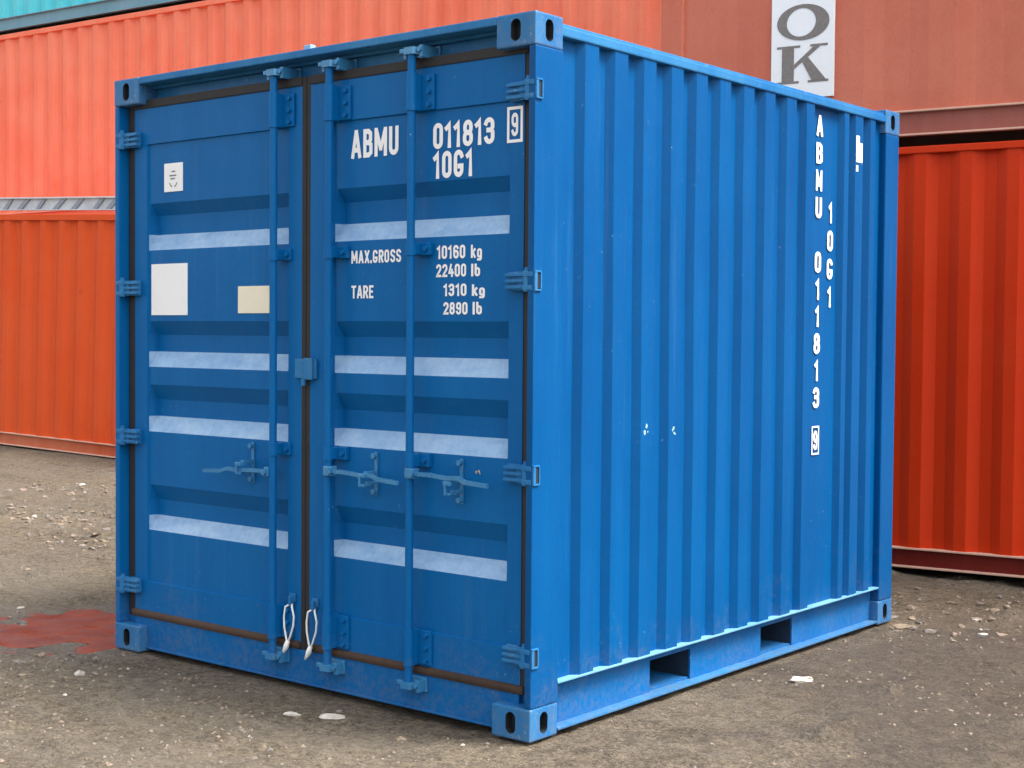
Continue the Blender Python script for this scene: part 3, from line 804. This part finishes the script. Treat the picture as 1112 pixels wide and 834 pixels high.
for z in (2.320, 1.645, .955, .300):
    hinge(0, -1, z, dr)
    # hinge lug slot in the side of the right post, its shade a dark plate
    bm = bmesh.new()
    box(bm, (-.002, .004, z-.036), (.006, .040, z-.030), .001); box(bm, (-.002, .004, z+.030), (.006, .040, z+.036), .001)
    box(bm, (-.002, .036, z-.030), (.006, .042, z+.030), .001); box(bm, (-.002, .004, z-.030), (.005, .018, z+.030), .001)
    box(bm, (-.001, .018, z-.030), (.0015, .036, z+.030), 0, 1)
    obj('hinge_lug', bm, [BLUE_WORN, DARK], blue)
# anti-racking plate across the seam
bm = bmesh.new(); x0, x1 = X(-1.216), X(-1.092)
box(bm, (x0, YD-.014, 1.268), (x1, YD-.002, 1.348), .004); box(bm, (x0+.062, YD-.024, 1.264), (x1-.012, YD-.012, 1.352), .003)
cyl(bm, (x0+.060, YD-.020, 1.240), (x0+.060, YD-.020, 1.268), .010, 10, 0)
obj('seam_plate', bm, BLUE_WORN, dr)

# stickers
def sticker(x0, z0, x1, z1, mat, parent, dy=.010):
    bm = bmesh.new(); box(bm, (X(x0), YD+dy-.003, Z(z0)), (X(x1), YD+dy-.0008, Z(z1)), 0)
    return obj('sticker', bm, mat, parent)
s1_ = sticker(-2.083, 2.068, -1.955, 2.192, WHITE, dl); s1_['label'] = 'small white sticker with a faint printed mark'
sticker(-2.174, 1.527, -1.923, 1.753, WHITE, dl)['label'] = 'large blank white sticker'
sticker(-1.588, 1.534, -1.392, 1.647, CREAM, dl)['label'] = 'small blank cream sticker'
bm = bmesh.new(); ys = YD+.010-.0040
cx, cz = X(-2.019), Z(2.112)
for pts in ([(-.026, -.006), (-.018, -.018), (-.008, -.024)], [(.026, -.006), (.018, -.018), (.008, -.024)], [(-.012, .044), (.014, .044)], [(-.026, .026), (.022, .026)], [(-.020, .012), (.012, .012)]):
    for a, b_ in zip(pts, pts[1:]):
        a = Vector((cx+a[0], ys, cz+a[1])); b_ = Vector((cx+b_[0], ys, cz+b_[1])); d = (b_-a); n = Vector((-d.z, 0, d.x)).normalized()*.003
        flat(bm, [a-n, b_-n, b_+n, a+n])
obj('print', bm, GREYINK, s1_)

# door lettering
YT = YD+.010-.0005
def dtext(s, xa, xb, za, zb, t=.17, gap=.16):
    t += .02
    """xa..xb and za..zb as measured on the y=0 plane"""
    bm = bmesh.new(); text(bm, s, (X(xa), YT, Z(za)), (1, 0, 0), (0, 0, 1), X(xb)-X(xa), Z(zb)-Z(za), t, gap)
    return obj('lettering', bm, WHITE, dr, recalc=False)
dtext('ABMU', -.918, -.664, 2.134, 2.244, .19, .13)
dtext('011813', -.487, -.190, 2.140, 2.236, .20, .12)
dtext('10G1', -.486, -.292, 2.030, 2.130, .20, .14)
dtext('MAX.GROSS', -.915, -.648, 1.726, 1.776, .19, .13)
dtext('TARE', -.914, -.794, 1.590, 1.640, .19, .12)
dtext('10160', -.465, -.325, 1.732, 1.782, .20, .12); dtext('kg', -.298, -.245, 1.732, 1.780, .20, .12)
dtext('22400', -.468, -.320, 1.665, 1.713, .20, .12); dtext('lb', -.296, -.253, 1.665, 1.711, .20, .14)
dtext('1310', -.431, -.318, 1.594, 1.640, .20, .12); dtext('kg', -.292, -.230, 1.594, 1.636, .20, .12)
dtext('2890', -.431, -.312, 1.526, 1.572, .20, .12); dtext('lb', -.288, -.243, 1.526, 1.572, .20, .14)
# boxed check digit on the stile
bm = bmesh.new(); xa, xb, za, zb = X(-.124), X(-.052), Z(2.135), Z(2.262); t = .011; yy = YD-.0015
for (a, c_, d, e) in ((xa, za, xb, za+t), (xa, zb-t, xb, zb), (xa, za+t, xa+t, zb-t), (xb-t, za+t, xb, zb-t)):
    flat(bm, [(a, yy, c_), (d, yy, c_), (d, yy, e), (a, yy, e)])
text(bm, '9', (xa+.021, YD-.0005, za+.022), (1, 0, 0), (0, 0, 1), xb-xa-.042, zb-za-.044, .2)
obj('lettering', bm, WHITE, dr, recalc=False)

# side lettering: vertical column in the wide recessed bay
bm = bmesh.new(); xp = -.006-DEP+.0025
def yz(px_y, px_z):      # measured on x=0 plane -> on the recessed panel plane
    k = (CX-xp)/CX; return CY+(px_y-CY)*k, CZ+(px_z-CZ)*k
def col_text(s, yc, ztop, zbot, hgt, wid):
    n = len(s); step = (ztop-zbot-hgt)/(n-1)
    for i, ch in enumerate(s):
        if ch == ' ': continue
        zt = ztop-i*step; y_, z_ = yz(yc, zt-hgt)
        ww = wid*(.62 if ch == '1' else 1)
        text(bm, ch, (xp+.001, y_-ww/2, z_), (0, 1, 0), (0, 0, 1), ww, hgt, .22)
col_text('ABMU 011813', 2.124, 2.478, 1.122, .098, .062)
col_text('10G1', 2.242, 2.085, 1.592, .098, .058)
y_, z_ = yz(2.124, .905); t = .008; hw = .036
for (a, c_, d, e) in ((y_-hw, z_, y_+hw, z_+t), (y_-hw, z_+.135-t, y_+hw, z_+.135), (y_-hw, z_+t, y_-hw+t, z_+.135-t), (y_+hw-t, z_+t, y_+hw, z_+.135-t)):
    flat(bm, [(xp+.0025, a, c_), (xp+.0025, d, c_), (xp+.0025, d, e), (xp+.0025, a, e)])
text(bm, '9', (xp+.001, y_-.020, z_+.022), (0, 1, 0), (0, 0, 1), .040, .091, .22)
obj('lettering', bm, WHITE, pr, recalc=False)
# white block mark near the far top corner
bm = bmesh.new(); xq = -.0045
def mk(a0, a1, b0, b1): flat(bm, [(xq, a0, b0), (xq, a1, b0), (xq, a1, b1), (xq, a0, b1)])
mk(2.515, 2.550, 2.300, 2.428); mk(2.550, 2.582, 2.300, 2.395); mk(2.515, 2.538, 2.255, 2.285)
obj('logo_mark', bm, WHITE, pr, recalc=False)

# cord seals hanging on the door handles' sill eyes
def seal(x0, z0, label):
    bm = bmesh.new()
    y = YD-.022
    pts = [(x0, y+.012, z0)]
    for dx, dz in ((-.022, -.016), (-.030, -.06), (-.028, -.10), (-.016, -.145), (-.010, -.165)): pts.append((x0+dx, y-.004, z0+dz))
    tube(bm, pts, .0042, 8)
    pts = [(x0, y+.012, z0)]
    for dx, dz in ((.018, -.012), (.030, -.05), (.026, -.09), (.006, -.14), (-.008, -.165)): pts.append((x0+dx, y-.004, z0+dz))
    tube(bm, pts, .0042, 8)
    tube(bm, [(x0-.006, y-.004, z0-.155), (x0-.014, y-.006, z0-.178), (x0-.022, y-.007, z0-.195), (x0-.034, y-.008, z0-.212)], [.009, .012, .009, .004], 8)
    o = obj('door_seal', bm, WIRE)
    tag(o, label, 'seal', 'cord seals on the container doors')
    bm = bmesh.new(); box(bm, (x0-.008, YD-.026, z0-.006), (x0+.008, YD-.001, z0+.030), .004); box(bm, (x0-.018, YD-.010, z0+.006), (x0+.018, YD-.0015, z0+.040), .003)
    obj('seal_eye', bm, BLUE_WORN, dl if x0 < -1.22 else dr)
seal(X(-1.232), .340, 'white cord seal looped on the left door, just left of the door seam')
seal(X(-1.098), .335, 'white cord seal looped on the right door, just right of the door seam')
# scuffs where paint is scraped off the long side and the right door
def scuff(cx_, cy_, cz_, s, axis, mat, parent, seed):
    bm = bmesh.new(); random.seed(seed)
    for k in range(5):
        a = random.uniform(-s, s); b_ = random.uniform(-s, s)*.8; r = s*random.uniform(.25, .6)
        pts = []
        for q in range(9):
            t = 2*math.pi*q/9; rr_ = r*random.uniform(.5, 1)
            u, v = a+rr_*math.cos(t), b_+rr_*math.sin(t)*1.2
            pts.append((cx_+.0006*k, cy_+u, cz_+v) if axis == 0 else (cx_+u, cy_-.0006*k, cz_+v))
        flat(bm, pts)
    obj('scuff', bm, mat, parent, recalc=True)
SCR = plain('scraped_paint', (.30, .50, .50), .6, var=.6, scale=90)
scuff(-.0045, .722, 1.088, .018, 0, SCR, pr, 3); scuff(-.0045, .930, 1.070, .018, 0, SCR, pr, 5)
scuff(X(-.255), YD+.008, .950, .012, 1, plain('tan_scrape', (.42, .38, .30), .7, var=.4), dr, 9)
